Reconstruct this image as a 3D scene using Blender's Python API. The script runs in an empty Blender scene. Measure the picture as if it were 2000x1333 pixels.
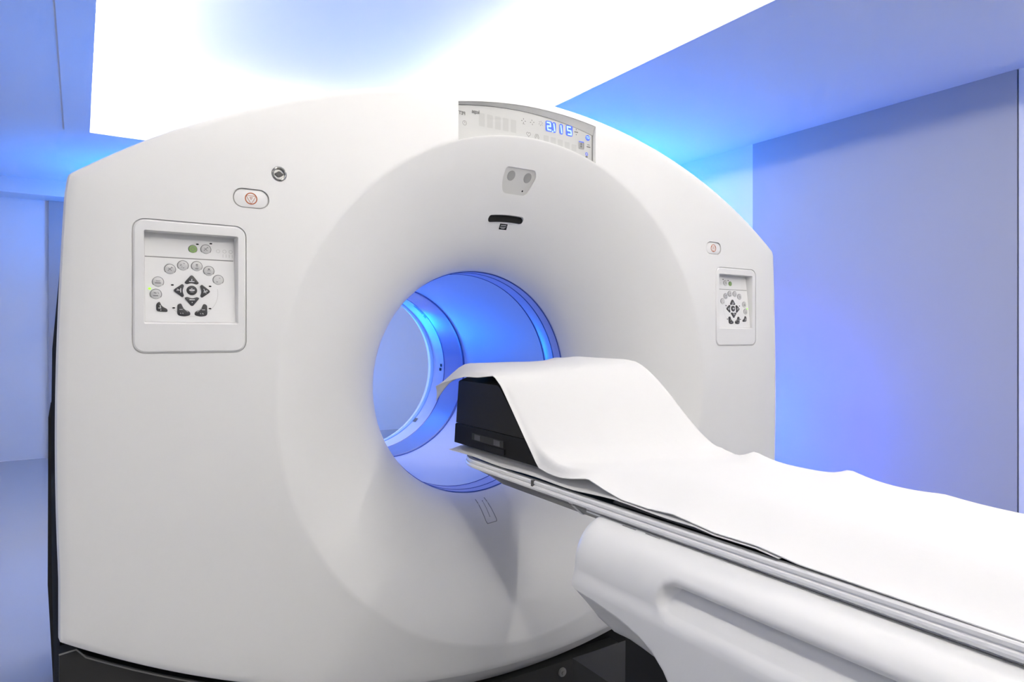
import bpy, bmesh, math, random
from math import sin, cos, pi, sqrt, atan2, hypot, radians
from mathutils import Vector
random.seed(4)
C = bpy.context.scene.collection
SC = bpy.context.scene

# ------------------------------------------------------------------ camera, view, world
CAMZ = 1.15
cd = bpy.data.cameras.new('camera'); cam = bpy.data.objects.new('camera', cd); C.objects.link(cam)
cam.location = (0, 0, CAMZ)
cam.rotation_euler = (pi/2, 0, -0.5784)
cd.sensor_width = 36; cd.sensor_fit = 'HORIZONTAL'
cd.lens = 1294.0/2000*36
cd.shift_y = -(666.5-655.4)/2000
cd.clip_start = 0.02; cd.clip_end = 60
SC.camera = cam
SC.view_settings.view_transform = 'Standard'; SC.view_settings.look = 'None'
SC.view_settings.exposure = 0.68; SC.view_settings.gamma = 1; SC.view_settings.use_curve_mapping = False
w = bpy.data.worlds.new('world'); SC.world = w; w.use_nodes = True
w.node_tree.nodes['Background'].inputs[0].default_value = (0.9, 0.95, 1, 1)
w.node_tree.nodes['Background'].inputs[1].default_value = 0.0

WHITE = (1.0, 0.95, 0.88); BLUE = (0.0, 0.06, 1.0); SKY = (0.0, 0.20, 1.0)
COVE = 14.8            # radiance of the white cove strips
XC, ZI = 1.051, 1.003  # scanner axis
YF = 1.5               # plane of the scanner's front face

# ------------------------------------------------------------------ materials
def mat(name, col, rough=.5, metal=0, emit=None, es=0, coat=0, bump=None, trans=0, spec=None, alpha=None):
    m = bpy.data.materials.new(name); m.use_nodes = True
    nt = m.node_tree; b = nt.nodes['Principled BSDF']
    b.inputs['Base Color'].default_value = (*col, 1); b.inputs['Roughness'].default_value = rough
    b.inputs['Metallic'].default_value = metal
    if coat: b.inputs['Coat Weight'].default_value = coat; b.inputs['Coat Roughness'].default_value = .08
    if spec is not None: b.inputs['Specular IOR Level'].default_value = spec
    if trans: b.inputs['Transmission Weight'].default_value = trans
    if emit: b.inputs['Emission Color'].default_value = (*emit, 1); b.inputs['Emission Strength'].default_value = es
    if bump:
        tc = nt.nodes.new('ShaderNodeTexCoord'); n = nt.nodes.new('ShaderNodeTexNoise'); bp = nt.nodes.new('ShaderNodeBump')
        n.inputs['Scale'].default_value = bump[0]; n.inputs['Detail'].default_value = 4
        bp.inputs['Strength'].default_value = bump[1]; bp.inputs['Distance'].default_value = bump[2]
        nt.links.new(tc.outputs['Object'], n.inputs['Vector']); nt.links.new(n.outputs['Fac'], bp.inputs['Height'])
        nt.links.new(bp.outputs['Normal'], b.inputs['Normal'])
    return m
M = dict(
    shell=mat('white_scanner_plastic', (.80, .80, .785), .38, bump=(900, .03, .0005)),
    shell_edge=mat('white_panel_plastic', (.80, .80, .79), .35),
    key_plate=mat('matte_key_plate', (.82, .82, .81), .5),
    key_grey=mat('silver_key', (.62, .62, .61), .35, metal=.1),
    key_icon=mat('key_print_grey', (.25, .25, .25), .5),
    key_dark=mat('charcoal_key', (.055, .055, .055), .35),
    key_light=mat('key_print_white', (.7, .7, .7), .5),
    key_green=mat('green_key', (.28, .45, .14), .35),
    led=mat('green_led', (.2, .8, .05), .3, emit=(.28, .9, .02), es=1.0),
    black=mat('black_plastic', (.008, .008, .008), .5, spec=.15),
    dark=mat('dark_grey_plastic', (.032, .032, .030), .5, spec=.3),
    dark_edge=mat('grey_edge', (.2, .2, .19), .4),
    groove=mat('seam_grey', (.30, .30, .29), .6),
    orange=mat('orange_print', (.45, .10, .01), .5),
    steel=mat('lock_steel', (.45, .45, .42), .25, metal=.9),
    screen=mat('grey_display_film', (.56, .565, .55), .4),
    screen_print=mat('display_print', (.16, .16, .15), .5),
    screen_faint=mat('display_unlit_print', (.50, .505, .49), .45),
    digit=mat('blue_digit', (.1, .15, .4), .4, emit=(.38, .66, 1), es=1.0),
    halo=mat('blue_display_glow', (.05, .08, .35), .5, emit=(.06, .16, 1), es=.42),
    pocket=mat('pale_grey_plate', (.62, .62, .60), .45),
    lens=mat('grey_lens', (.34, .34, .33), .35),
    bore=mat('blue_lit_bore_lining', (.50, .64, .96), .42),  # part of the blue light in the bore is put into this colour
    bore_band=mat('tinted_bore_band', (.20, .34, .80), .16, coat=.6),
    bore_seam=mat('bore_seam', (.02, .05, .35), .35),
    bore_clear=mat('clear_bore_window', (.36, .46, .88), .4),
    glow=mat('blue_light_ring', (.22, .38, .8), .5, emit=(.20, .42, 1), es=.22),
    metal=mat('brushed_aluminium', (.80, .80, .79), .5, metal=.1),
    hull=mat('carbon_grey', (.07, .07, .07), .28),
    table=mat('white_table_plastic', (.78, .78, .765), .36),
    table_dark=mat('dark_pedestal', (.018, .018, .018), .5, spec=.2),
    vinyl=mat('dark_vinyl', (.03, .03, .03), .45),
    cloth=mat('white_cotton', (.68, .68, .675), .9, bump=(35, .12, .004), spec=.1),
    liner=mat('white_liner', (.68, .68, .67), .85, spec=.2),
    foam=mat('black_coated_block', (.012, .012, .011), .35, spec=.12),
    foam_low=mat('black_base_block', (.006, .006, .006), .38, spec=.1),
    tag=mat('dark_label', (.03, .03, .028), .5, spec=.2),
    paint=mat('white_wall_paint', (.80, .80, .80), .55),
    panel_wall=mat('grey_wall_panel', (.47, .47, .48), .8, spec=.12),
    ceil=mat('ceiling_paint', (.83, .83, .83), .6),
    floor=mat('pale_glossy_floor', (.46, .46, .46), .25),
    door=mat('door_grey', (.42, .41, .40), .45),
    cove=mat('white_cove_light', (1, 1, 1), .5, emit=WHITE, es=COVE),
    fill_glow=mat('white_fill_glow', (1, 1, 1), .5, emit=WHITE, es=2.2),
    blue=mat('blue_lamp_lens', (.1, .2, .9), .4, emit=(.02, .16, 1), es=3),
    lamp=mat('lamp_housing', (.04, .04, .045), .4),
)

# ------------------------------------------------------------------ mesh helpers
class MB:
    def __init__(s): s.v = []; s.f = []; s.m = []
    def add(s, vs, fs, mi=0):
        o = len(s.v); s.v += [tuple(p) for p in vs]
        for f in fs: s.f.append([i+o for i in f]); s.m.append(mi)
        return s
    def box(s, a, b, mi=0):
        x0, y0, z0 = a; x1, y1, z1 = b
        vs = [(x0,y0,z0),(x1,y0,z0),(x1,y1,z0),(x0,y1,z0),(x0,y0,z1),(x1,y0,z1),(x1,y1,z1),(x0,y1,z1)]
        return s.add(vs, [(0,3,2,1),(4,5,6,7),(0,1,5,4),(1,2,6,5),(2,3,7,6),(3,0,4,7)], mi)
    def prism(s, pts, d0, d1, mi=0, fn=None, bevel=0):
        """outline pts (x,z) extruded from y=d0 (front, towards -y) to y=d1; optional rounded front rim"""
        n = len(pts); fn = fn or (lambda x, y, z: (x, y, z))
        loops = []
        if bevel:
            cx = sum(p[0] for p in pts)/n; cz = sum(p[1] for p in pts)/n
            def ins(k):
                out = []
                for i in range(n):
                    a = Vector(pts[i-1]); b = Vector(pts[i]); c = Vector(pts[(i+1) % n])
                    t = (c-a); nn = Vector((-t.y, t.x)); nn = nn.normalized() if nn.length > 1e-9 else nn
                    if nn.dot(Vector((cx, cz))-b) < 0: nn = -nn
                    out.append(b+nn*k)
                return out
            loops = [(ins(bevel), d0), (ins(bevel*.35), d0+bevel*.25), (pts, d0+bevel), (pts, d1)]
        else: loops = [(pts, d0), (pts, d1)]
        vs = []
        for L, y in loops: vs += [fn(p[0], y, p[1]) for p in L]
        fs = [list(range(n))]
        for k in range(len(loops)-1):
            for i in range(n):
                j = (i+1) % n; fs.append((k*n+i, k*n+j, (k+1)*n+j, (k+1)*n+i))
        fs.append([(len(loops)-1)*n+i for i in range(n)][::-1])
        return s.add(vs, fs, mi)
    def tube(s, path, r, mi=0, closed=False, seg=8):
        n = len(path); P = [Vector(p) for p in path]; vs = []
        for i in range(n):
            if closed: t = P[(i+1) % n]-P[i-1]
            else: t = P[min(i+1, n-1)]-P[max(i-1, 0)]
            t.normalize(); up = Vector((0, 1, 0)) if abs(t.y) < .9 else Vector((0, 0, 1))
            a = t.cross(up).normalized(); b = t.cross(a)
            vs += [P[i]+a*(r*cos(2*pi*k/seg))+b*(r*sin(2*pi*k/seg)) for k in range(seg)]
        fs = []
        for i in range(n if closed else n-1):
            j = (i+1) % n
            for k in range(seg): fs.append((i*seg+k, i*seg+(k+1) % seg, j*seg+(k+1) % seg, j*seg+k))
        if not closed: fs += [list(range(seg))[::-1], [(n-1)*seg+k for k in range(seg)]]
        return s.add(vs, fs, mi)
    def lathe(s, prof, n=128, mi=0, c=(0, 0), closed=False, a0=0, a1=2*pi):
        """profile (r, y) revolved about an axis parallel to y through c=(x,z)"""
        full = abs(a1-a0-2*pi) < 1e-6; k = len(prof); vs = []
        N = n if full else n+1
        for i in range(N):
            a = a0+(a1-a0)*i/n
            vs += [(c[0]+r*cos(a), y, c[1]+r*sin(a)) for r, y in prof]
        fs = []
        for i in range(n):
            j = (i+1) % N
            for q in range(k if closed else k-1):
                p = (q+1) % k; fs.append((i*k+q, j*k+q, j*k+p, i*k+p))
        return s.add(vs, fs, mi)
    def grid(s, rows, mi=0, wrap=False):
        k = len(rows[0]); vs = [p for r in rows for p in r]; fs = []
        for i in range(len(rows)-1):
            for q in range(k if wrap else k-1):
                p = (q+1) % k; fs.append((i*k+q, i*k+p, (i+1)*k+p, (i+1)*k+q))
        return s.add(vs, fs, mi)
    def cap(s, loop, mi=0): return s.add(loop, [list(range(len(loop)))], mi)
    def mesh(s, name, mats, smooth=True, ang=35, weld=True):
        me = bpy.data.meshes.new(name); me.from_pydata(s.v, [], s.f)
        for m_ in mats: me.materials.append(m_)
        for p, i in zip(me.polygons, s.m): p.material_index = i
        bm = bmesh.new(); bm.from_mesh(me)
        if weld: bmesh.ops.remove_doubles(bm, verts=bm.verts, dist=1e-6)
        bmesh.ops.recalc_face_normals(bm, faces=bm.faces)
        bm.to_mesh(me); bm.free()
        if smooth:
            for p in me.polygons: p.use_smooth = True
            me.set_sharp_from_angle(angle=radians(ang))
        return me
    def build(s, name, mats, parent=None, off=(0, 0, 0), label=None, **k):
        if not isinstance(mats, (list, tuple)): mats = [mats]
        me = s.mesh(name, [M[x] for x in mats], **k)
        # origin at the middle of the mesh's base
        xs = [v.co.x for v in me.vertices]; ys = [v.co.y for v in me.vertices]; zs = [v.co.z for v in me.vertices]
        o0 = Vector(((min(xs)+max(xs))/2, (min(ys)+max(ys))/2, min(zs)))
        for v in me.vertices: v.co -= o0
        o = bpy.data.objects.new(name, me); C.objects.link(o)
        world = o0+Vector(off)
        o['_w'] = list(world)
        if parent is not None:
            o.parent = parent; o.location = world-Vector(parent['_w'])
        else: o.location = world
        if label: o['label'] = label
        return o
def tag(o, label, cat, group=None):
    o['label'] = label; o['category'] = cat
    if group: o['group'] = group
    return o
def struct(o): o['kind'] = 'structure'; return o
def thing(name, loc, label, cat, group=None):
    o = bpy.data.objects.new(name, None); C.objects.link(o); o.location = loc; o['_w'] = list(loc)
    o.empty_display_size = .1
    return tag(o, label, cat, group)
def smooth(a, b, x):
    t = max(0, min(1, (x-a)/(b-a))); return t*t*(3-2*t)
def interp(tab, x):
    if x <= tab[0][0]: return tab[0][1]
    for (a, b), (c, d) in zip(tab, tab[1:]):
        if x <= c: return b+(d-b)*(x-a)/(c-a)
    return tab[-1][1]
def rrect(x0, z0, x1, z1, r, n=8):
    out = []
    for cx, cz, a in ((x1-r, z1-r, 0), (x0+r, z1-r, pi/2), (x0+r, z0+r, pi), (x1-r, z0+r, 3*pi/2)):
        for i in range(n+1): out.append((cx+r*cos(a+pi/2*i/n), cz+r*sin(a+pi/2*i/n)))
    return out
def circ(cx, cz, r, n=28, rz=None): return [(cx+r*cos(2*pi*i/n), cz+(rz or r)*sin(2*pi*i/n)) for i in range(n)]
def rpoly(pts, r, n=5):
    """polygon with rounded corners"""
    out = []; N = len(pts)
    for i in range(N):
        a, b, c = Vector(pts[i-1]), Vector(pts[i]), Vector(pts[(i+1) % N])
        rr = min(r, (a-b).length*.48, (c-b).length*.48)
        p = b+(a-b).normalized()*rr; q = b+(c-b).normalized()*rr
        for k in range(n+1):
            t = k/n; out.append(tuple(p*(1-t)**2+b*2*t*(1-t)+q*t*t))
    return out
def strip2(path, w_, closed=False):
    """flat ribbon outline quads of a 2d path: list of quads"""
    P = [Vector(p) for p in path]; n = len(P); L = []; R = []
    for i in range(n):
        t = (P[(i+1) % n]-P[i-1]) if closed else (P[min(i+1, n-1)]-P[max(i-1, 0)])
        t.normalize(); nn = Vector((-t.y, t.x))*w_/2
        L.append(P[i]+nn); R.append(P[i]-nn)
    q = []
    for i in range(n if closed else n-1):
        j = (i+1) % n; q.append((L[i], L[j], R[j], R[i]))
    return q
def text_polys(s, size, mirror=True, bold=0):
    cu = bpy.data.curves.new('t', 'FONT'); cu.body = s; cu.size = size; cu.align_x = 'CENTER'; cu.align_y = 'CENTER'; cu.offset = bold
    cu.resolution_u = 3
    o = bpy.data.objects.new('t', cu); C.objects.link(o)
    dg = bpy.context.evaluated_depsgraph_get(); me = bpy.data.meshes.new_from_object(o.evaluated_get(dg))
    sx = -1 if mirror else 1
    vs = [(v.co.x*sx, v.co.y) for v in me.vertices]; fs = [list(p.vertices) for p in me.polygons]
    bpy.data.objects.remove(o); bpy.data.curves.remove(cu); bpy.data.meshes.remove(me)
    return vs, fs

# ------------------------------------------------------------------ the room
HC = 2.55; XR = 4.127; XL = -2.4; YB = 7.28; YN = -3.2
CX0, CX1, CY0, CY1 = 0.06, 2.42, -1.9, 5.42     # recess in the ceiling
RH = .36
mb = MB().box((XL-.1, YN-.1, -.1), (XR+.1, YB+.5, 0)); struct(mb.build('floor', 'floor', smooth=False))
mb = MB()
for a, b in (((XL-.1, YN-.1), (CX0, YB+.5)), ((CX1, YN-.1), (XR+.1, YB+.5)), ((CX0, YN-.1), (CX1, CY0)), ((CX0, CY1), (CX1, YB+.5))):
    mb.box((a[0], a[1], HC), (b[0], b[1], HC+.03))
for a, b in (((CX0-.03, CY0-.03), (CX0, CY1+.03)), ((CX1, CY0-.03), (CX1+.03, CY1+.03)), ((CX0, CY0-.03), (CX1, CY0)), ((CX0, CY1), (CX1, CY1+.03))):
    mb.box((a[0], a[1], HC+.03), (b[0], b[1], HC+RH))
mb.box((CX0-.03, CY0-.03, HC+RH), (CX1+.03, CY1+.03, HC+RH+.03))
struct(mb.build('ceiling', 'ceil', smooth=False, weld=False))
struct(MB().box((XR, YN-.1, 0), (XR+.1, 1.457, HC)).build('wall_right', 'paint', smooth=False))
struct(MB().box((XR, 1.465, 0), (XR+.1, 3.098, HC)).build('wall_right.001', 'panel_wall', smooth=False))
struct(MB().box((XR, 3.098, 0), (XR+.1, YB+.5, HC)).build('wall_right.002', 'paint', smooth=False))
struct(MB().box((XR+.02, 1.455, 0), (XR+.09, 1.467, HC)).build('trim_3', 'groove', smooth=False))
struct(MB().box((XL-.1, YN-.1, 0), (XL, YB+.5, HC)).build('wall_left', 'paint', smooth=False))
struct(MB().box((XL, YN-.1, 0), (XR, YN, HC)).build('wall_near', 'paint', smooth=False))
struct(MB().box((XL, YB+.3, 0), (XR, YB+.4, HC)).build('wall_back', 'paint', smooth=False))
struct(MB().box((XL, YB, HC-.14), (XR, YB+.3, HC)).build('wall_back_bulkhead', 'paint', smooth=False))
d = MB().box((-.24, YB+.26, 0), (.72, YB+.3, HC-.14)); do = struct(d.build('door_1', 'door', smooth=False))
MB().box((-.17, YB+.21, 1.0), (-.14, YB+.262, 1.16)).build('door_handle', 'steel', do)
struct(MB().box((-.085, CY0, HC-.014), (CX0-.001, CY1+.03, HC)).build('trim_1', 'ceil', smooth=False))
struct(MB().box((CX1+.001, CY0, HC-.006), (CX1+.018, CY1+.012, HC)).build('trim_2', 'paint', smooth=False))

# cove light strips on the inner walls of the ceiling recess
def strip_light(a, b, where):
    t = thing('cove_light_strip', ((a[0]+b[0])/2, (a[1]+b[1])/2, a[2]), 'bright white strip light along the %s edge of the ceiling recess' % where, 'ceiling light', 'strip lights around the ceiling recess')
    MB().box(a, b).build('diffuser', 'cove', t, smooth=False)
    x0, y0, z0 = a; x1, y1, z1 = b
    MB().box((x0+.004, y0+.004, z1), (x1-.004, y1-.004, z1+.004)).build('mounting_rail', 'paint', t, smooth=False)
zs0, zs1 = HC+.20, HC+.30
strip_light((CX0, CY0+.03, zs0), (CX0+.02, CY1-.03, zs1), 'left')
strip_light((CX1-.02, CY0+.03, zs0), (CX1, CY1-.03, zs1), 'right')
strip_light((CX0+.03, CY1-.02, zs0), (CX1-.03, CY1, zs1), 'far')
strip_light((CX0+.03, CY0, zs0), (CX1-.03, CY0+.02, zs1), 'near')

# blue wash lights standing on the floor behind the scanner
def wash(x, y, zt, aim, power, size, label, col=BLUE):
    t = thing('blue_floor_lamp', (x, y, 0), label, 'lamp', 'blue lamps behind the scanner')
    MB().prism(circ(0, 0, .14, 32), 0, .02, fn=lambda a, b, c: (x+a, y+c, b)).build('base', 'lamp', t)
    MB().tube([(x, y, .02), (x, y, zt-.05)], .014).build('pole', 'lamp', t)
    dirv = Vector(aim).normalized(); q = dirv.to_track_quat('-Z', 'Y'); h = size/2
    hb = MB()
    o = Vector((x, y, zt))
    lo = [o+q@Vector((sx*h*1.1, sy*h*1.1, 0.012)) for sx, sy in ((-1,-1),(1,-1),(1,1),(-1,1))]
    hi = [p+q@Vector((0, 0, .05)) for p in lo]
    hb.add(lo+hi, [(0,1,2,3),(7,6,5,4),(0,4,5,1),(1,5,6,2),(2,6,7,3),(3,7,4,0)]); hb.build('lamp_head', 'lamp', t, smooth=False)
    ld = bpy.data.lights.new('blue_lamp', 'AREA'); ld.energy = power; ld.color = col; ld.shape = 'SQUARE'; ld.size = size
    lo_ = bpy.data.objects.new('blue_lamp', ld); C.objects.link(lo_); lo_.rotation_mode = 'QUATERNION'; lo_.rotation_quaternion = q
    lo_.parent = t; lo_.location = o-Vector(t['_w'])
wash(3.30, 4.0, 1.70, (.15, -.1, 1), 25, .3, 'blue lamp tilted up at the ceiling behind the right side of the scanner', SKY)
wash(3.42, 3.0, .55, (1, -.22, .0), 16, .25, 'low blue lamp aimed at the right wall beside the scanner')
wash(.6, 6.5, 1.75, (-.25, .0, 1), 19, .3, 'blue lamp tilted up at the ceiling behind the left side of the scanner', SKY)
wash(1.15, 4.7, .50, (-.02, -1, .28), 34, .3, 'blue lamp aimed at the rear opening of the scanner bore', SKY)

wash(1.6, 6.2, .5, (.25, 1, .35), 12, .3, 'added blue fill lamp aimed at the far wall behind the scanner', SKY)  # extra lamp added to turn the far wall bluer

# added fill lights: square panels on the ceiling in the near half of the room
def fill_panel(x, y, where):
    t = thing('fill_panel_light', (x, y, HC-.03), 'added square white fill light on the ceiling near the %s of the room' % where, 'ceiling light', 'added square fill lights')
    MB().box((x-.36, y-.36, HC-.03), (x+.36, y+.36, HC-.001)).build('frame', 'paint', t, smooth=False)
    MB().box((x-.33, y-.33, HC-.036), (x+.33, y+.33, HC-.0305)).build('diffuser', 'fill_glow', t, smooth=False)
fill_panel(-1.3, -1.2, 'left'); fill_panel(-1.3, .9, 'left wall by the middle'); fill_panel(3.3, -1.6, 'right')

# ------------------------------------------------------------------ the scanner
SX = thing('ring_scanner', (XC, YF, 0), 'large white ring-shaped medical scanner with a blue-lit round bore', 'scanner')
OFF = (XC, YF, ZI)     # local coordinates: x from the axis, y from the face plane, z from the axis
def bez(P, t): return tuple((1-t)**3*P[0][k]+3*(1-t)**2*t*P[1][k]+3*(1-t)*t*t*P[2][k]+t**3*P[3][k] for k in (0, 1))
FP = [(.689, 0), (.56, .040), (.352, .20), (.35, .322)]
FT = [bez(FP, i/400) for i in range(401)]
def flareD(r): return interp([(a, b) for a, b in reversed(FT)], r)
# outline
RT, RB = 1.82, 2.0
out = []
topz = lambda x: .80-RT+sqrt(RT*RT-x*x)
botz = lambda x: -.75+RB-sqrt(RB*RB-x*x)
for i in range(81): x = 1.07-2.14*i/80; out.append((x, topz(x)))
for i in range(1, 31):
    z = .44-(.44+.425)*i/30; t = i/30; out.append((-(1.074+.016*sin(pi*min(1, t*1.15)/1.3)), z))
for i in range(81): x = -1.083+2.166*i/80; out.append((x, botz(x)))
for i in range(1, 31):
    t = 1-i/30; z = .44-(.44+.425)*t; out.append(((1.074+.016*sin(pi*min(1, t*1.15)/1.3)), z))
out = rpoly(out, .006, 2)
def rout(th):
    dx, dz = cos(th), sin(th); best = 0
    for i in range(len(out)):
        (x0, z0), (x1, z1) = out[i-1], out[i]; ex, ez = x1-x0, z1-z0
        den = dx*ez-dz*ex
        if abs(den) < 1e-12: continue
        t = (x0*ez-z0*ex)/den; u_ = (x0*dz-z0*dx)/den
        if t > 0 and -1e-6 <= u_ <= 1+1e-6: best = max(best, t)
    return best
ths = [2*pi*i/360 for i in range(360)]
for cx, cz in ((1.07, topz(1.07)), (1.083, botz(1.083))):
    for sx in (1, -1):
        for d_ in (-.012, -.006, 0, .006, .012): ths.append((atan2(cz, sx*cx)+d_) % (2*pi))
ths = sorted(set(round(t, 5) for t in ths))
front = [bez(FP, t) for t in [1, .97, .93, .88, .82, .76, .7, .64, .58, .52, .46, .4, .34, .28, .22, .17, .12, .08, .05, .03, .012, 0]]
rows = []
for th in ths:
    R = rout(th); dx, dz = cos(th), sin(th); x = R*dx
    lip = .048*smooth(-.5, -.9, dz)*(1-smooth(.40, .62, abs(x+.02)))
    ring = [(r, y) for r, y in front]
    r0 = .689; r1 = R-.02
    ring += [(r0+.008, 0)]+[(r0+.008+(r1-r0-.008)*k/5, 0) for k in range(1, 6)]
    ring += [(R-.011, .0015), (R-.004, .005), (R-.001, .010), (R, .017), (R+lip, .058), (R+lip-.004, .07)]
    ring += [(R-.03, .07), (.745, .07), (.70, .072), (.62, .085), (.50, .12), (.41, .20), (.375, .322)]
    rows.append([(r*dx, y, r*dz) for r, y in ring])
k = len(rows[0]); mb = MB(); mb.add([p for r in rows for p in r], [(i*k+q, i*k+(q+1) % k, ((i+1) % len(rows))*k+(q+1) % k, ((i+1) % len(rows))*k+q) for i in range(len(rows)) for q in range(k)])
cover = mb.build('front_cover', 'shell', SX, OFF)
# pockets cut into the cover
cut = MB()
PAN = (-.965, .110, -.751, .380)
for sx in (-1, 1):
    m_ = lambda pts: [(-sx*p[0], p[1]) for p in pts]
    cut.prism(m_(rrect(*PAN, .024)), -.05, .045)
    cut.prism(m_(rrect(-.779, .4205, -.704, .4625, .0205)), -.05, .0075)
cut.prism(circ(-.683, .502, .0165), -.05, .012)
disp_top = lambda x: .777-.4*(x-.03)**2
DR = .687
dx0, dx1 = -.236, .223
dpoly = [(dx0+(dx1-dx0)*i/24, disp_top(dx0+(dx1-dx0)*i/24)) for i in range(25)]+[(dx1-(dx1-dx0)*i/24, sqrt(.691**2-(dx1-(dx1-dx0)*i/24)**2)) for i in range(25)]
cut.prism(dpoly, -.05, .0140)
camp = rpoly([(-.070, .613), (.030, .613), (.038, .595), (.022, .547), (-.058, .547), (-.071, .575)], .013)
CPS = (flareD(.55)-flareD(.61))/(.55-.61)
cplane = lambda z, dep: flareD(.58)+CPS*(z-.58)+dep
cut.prism(camp, 0, 1, fn=lambda x, y, z: (x, -.05 if y == 0 else cplane(z, .0075), z))
def arcpoly(r0_, r1_, a0_, a1_, n=14):
    P = [(r0_*sin(a0_+(a1_-a0_)*i/n), r0_*cos(a0_+(a1_-a0_)*i/n)) for i in range(n+1)]
    return P+[(r1_*sin(a1_-(a1_-a0_)*i/n), r1_*cos(a1_-(a1_-a0_)*i/n)) for i in range(n+1)]
slotp = arcpoly(.478, .494, -.150, -.155+.238)
def capsule_arc(r, hw, a0_, a1_, n=16):
    P = [((r+hw)*sin(a0_+(a1_-a0_)*i/n), (r+hw)*cos(a0_+(a1_-a0_)*i/n)) for i in range(n+1)]
    c = (r*sin(a1_), r*cos(a1_))
    P += [(c[0]+hw*sin(a1_+pi*i/8), c[1]+hw*cos(a1_+pi*i/8)) for i in range(1, 8)]
    P += [((r-hw)*sin(a1_-(a1_-a0_)*i/n), (r-hw)*cos(a1_-(a1_-a0_)*i/n)) for i in range(n+1)]
    c = (r*sin(a0_), r*cos(a0_))
    P += [(c[0]+hw*sin(a0_+pi+pi*i/8), c[1]+hw*cos(a0_+pi+pi*i/8)) for i in range(1, 8)]
    return P
slotp = capsule_arc(.486, .0095, -.136, .072)
cut.prism(slotp, -.05, .132)
co = cut.build('cutter', 'shell', None, OFF, smooth=False, weld=False)
co.location = Vector(co['_w'])
bo = cover.modifiers.new('cut', 'BOOLEAN'); bo.operation = 'DIFFERENCE'; bo.solver = 'EXACT'; bo.object = co
bpy.context.view_layer.update()
dg = bpy.context.evaluated_depsgraph_get()
me = bpy.data.meshes.new_from_object(cover.evaluated_get(dg))
cover.modifiers.clear(); cover.data = me; me.name = 'front_cover'
for p in me.polygons: p.use_smooth = True
me.set_sharp_from_angle(angle=radians(28))
cm = co.data; bpy.data.objects.remove(co); bpy.data.meshes.remove(cm)

def part(mb, name, mats, parent=SX, label=None, **k): return mb.build(name, mats, parent, OFF, label=label, **k)

# --- bore
def seam(mb, r, y, w_=.003): mb.lathe([(r, y-w_), (r-.0012, y), (r, y+w_)], 160)
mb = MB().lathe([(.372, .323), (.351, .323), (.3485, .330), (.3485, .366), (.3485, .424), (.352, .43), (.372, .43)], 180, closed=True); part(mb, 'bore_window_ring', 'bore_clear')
mb = MB(); [seam(mb, .3485, y, w_) for y, w_ in ((.3265, .0022), (.369, .003), (.426, .0028))]; part(mb, 'bore_seam', 'bore_seam', label='dark blue seam lines around the mouth of the bore')
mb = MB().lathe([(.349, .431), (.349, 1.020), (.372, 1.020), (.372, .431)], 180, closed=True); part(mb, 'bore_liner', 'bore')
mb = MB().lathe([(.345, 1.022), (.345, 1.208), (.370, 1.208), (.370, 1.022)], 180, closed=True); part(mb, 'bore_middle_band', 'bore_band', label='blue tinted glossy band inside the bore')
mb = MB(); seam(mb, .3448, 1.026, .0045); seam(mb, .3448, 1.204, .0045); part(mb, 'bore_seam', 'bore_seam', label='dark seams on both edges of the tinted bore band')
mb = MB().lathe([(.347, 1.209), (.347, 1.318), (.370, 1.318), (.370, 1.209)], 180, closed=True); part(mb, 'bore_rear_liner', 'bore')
mb = MB().lathe([(.344, 1.319), (.341, 1.326), (.341, 1.338), (.346, 1.345), (.37, 1.345), (.37, 1.319)], 180, closed=True); part(mb, 'light_ring', 'glow', label='glowing pale blue ring at the far end of the bore')
mb = MB().lathe([(.347, 1.346), (.36, 1.40), (.42, 1.48), (.55, 1.53), (.68, 1.54), (.68, 1.50), (.40, 1.46), (.372, 1.346)], 160, closed=True); part(mb, 'rear_flare', 'shell')
def cyl(mb, a0_, a1_, y0, y1, r=.346, h=.001, mi=0, n=10):
    rows_ = [[((r-h)*cos(radians(a0_+(a1_-a0_)*i/n)), y, (r-h)*sin(radians(a0_+(a1_-a0_)*i/n))) for y in (y0, y1)] for i in range(n+1)]
    mb.grid(rows_, mi)
mb = MB(); cyl(mb, .4, 2.6, 1.228, 1.246); cyl(mb, -2.8, -.6, 1.234, 1.254); part(mb, 'bore_label', 'black', label='two small dark labels on the bore wall')
mb = MB(); cyl(mb, 44.5, 54, 1.222, 1.232); cyl(mb, 40.5, 43.2, 1.222, 1.234); part(mb, 'bore_label', 'bore_seam', label='dark slot mark at the upper right of the bore')
mb = MB(); cyl(mb, -46.5, -43.0, 1.285, 1.315); part(mb, 'bore_label', 'key_dark', label='small sticker low on the bore wall')

# --- rear body, rear cover and base
def shell_outline(k_, drop=0):
    P = []
    for i in range(61): x = 1.06-2.12*i/60; P.append((x*k_, topz(x)*k_-.015))
    return P
prof = [(-1.092, -.60), (-1.097, -.30), (-1.098, -.05), (-1.096, .12), (-1.080, .325), (-1.060, .350)]
ro = [(-x, z) for x, z in prof[::-1]]
body = [(x, z) for x, z in prof]+[(-1.02+2.04*i/50, topz(-1.02+2.04*i/50)-.03) for i in range(51)]+ro
inn = [(.38*cos(pi+2*pi*i/100), .38*sin(pi+2*pi*i/100)) for i in range(101)]
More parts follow.
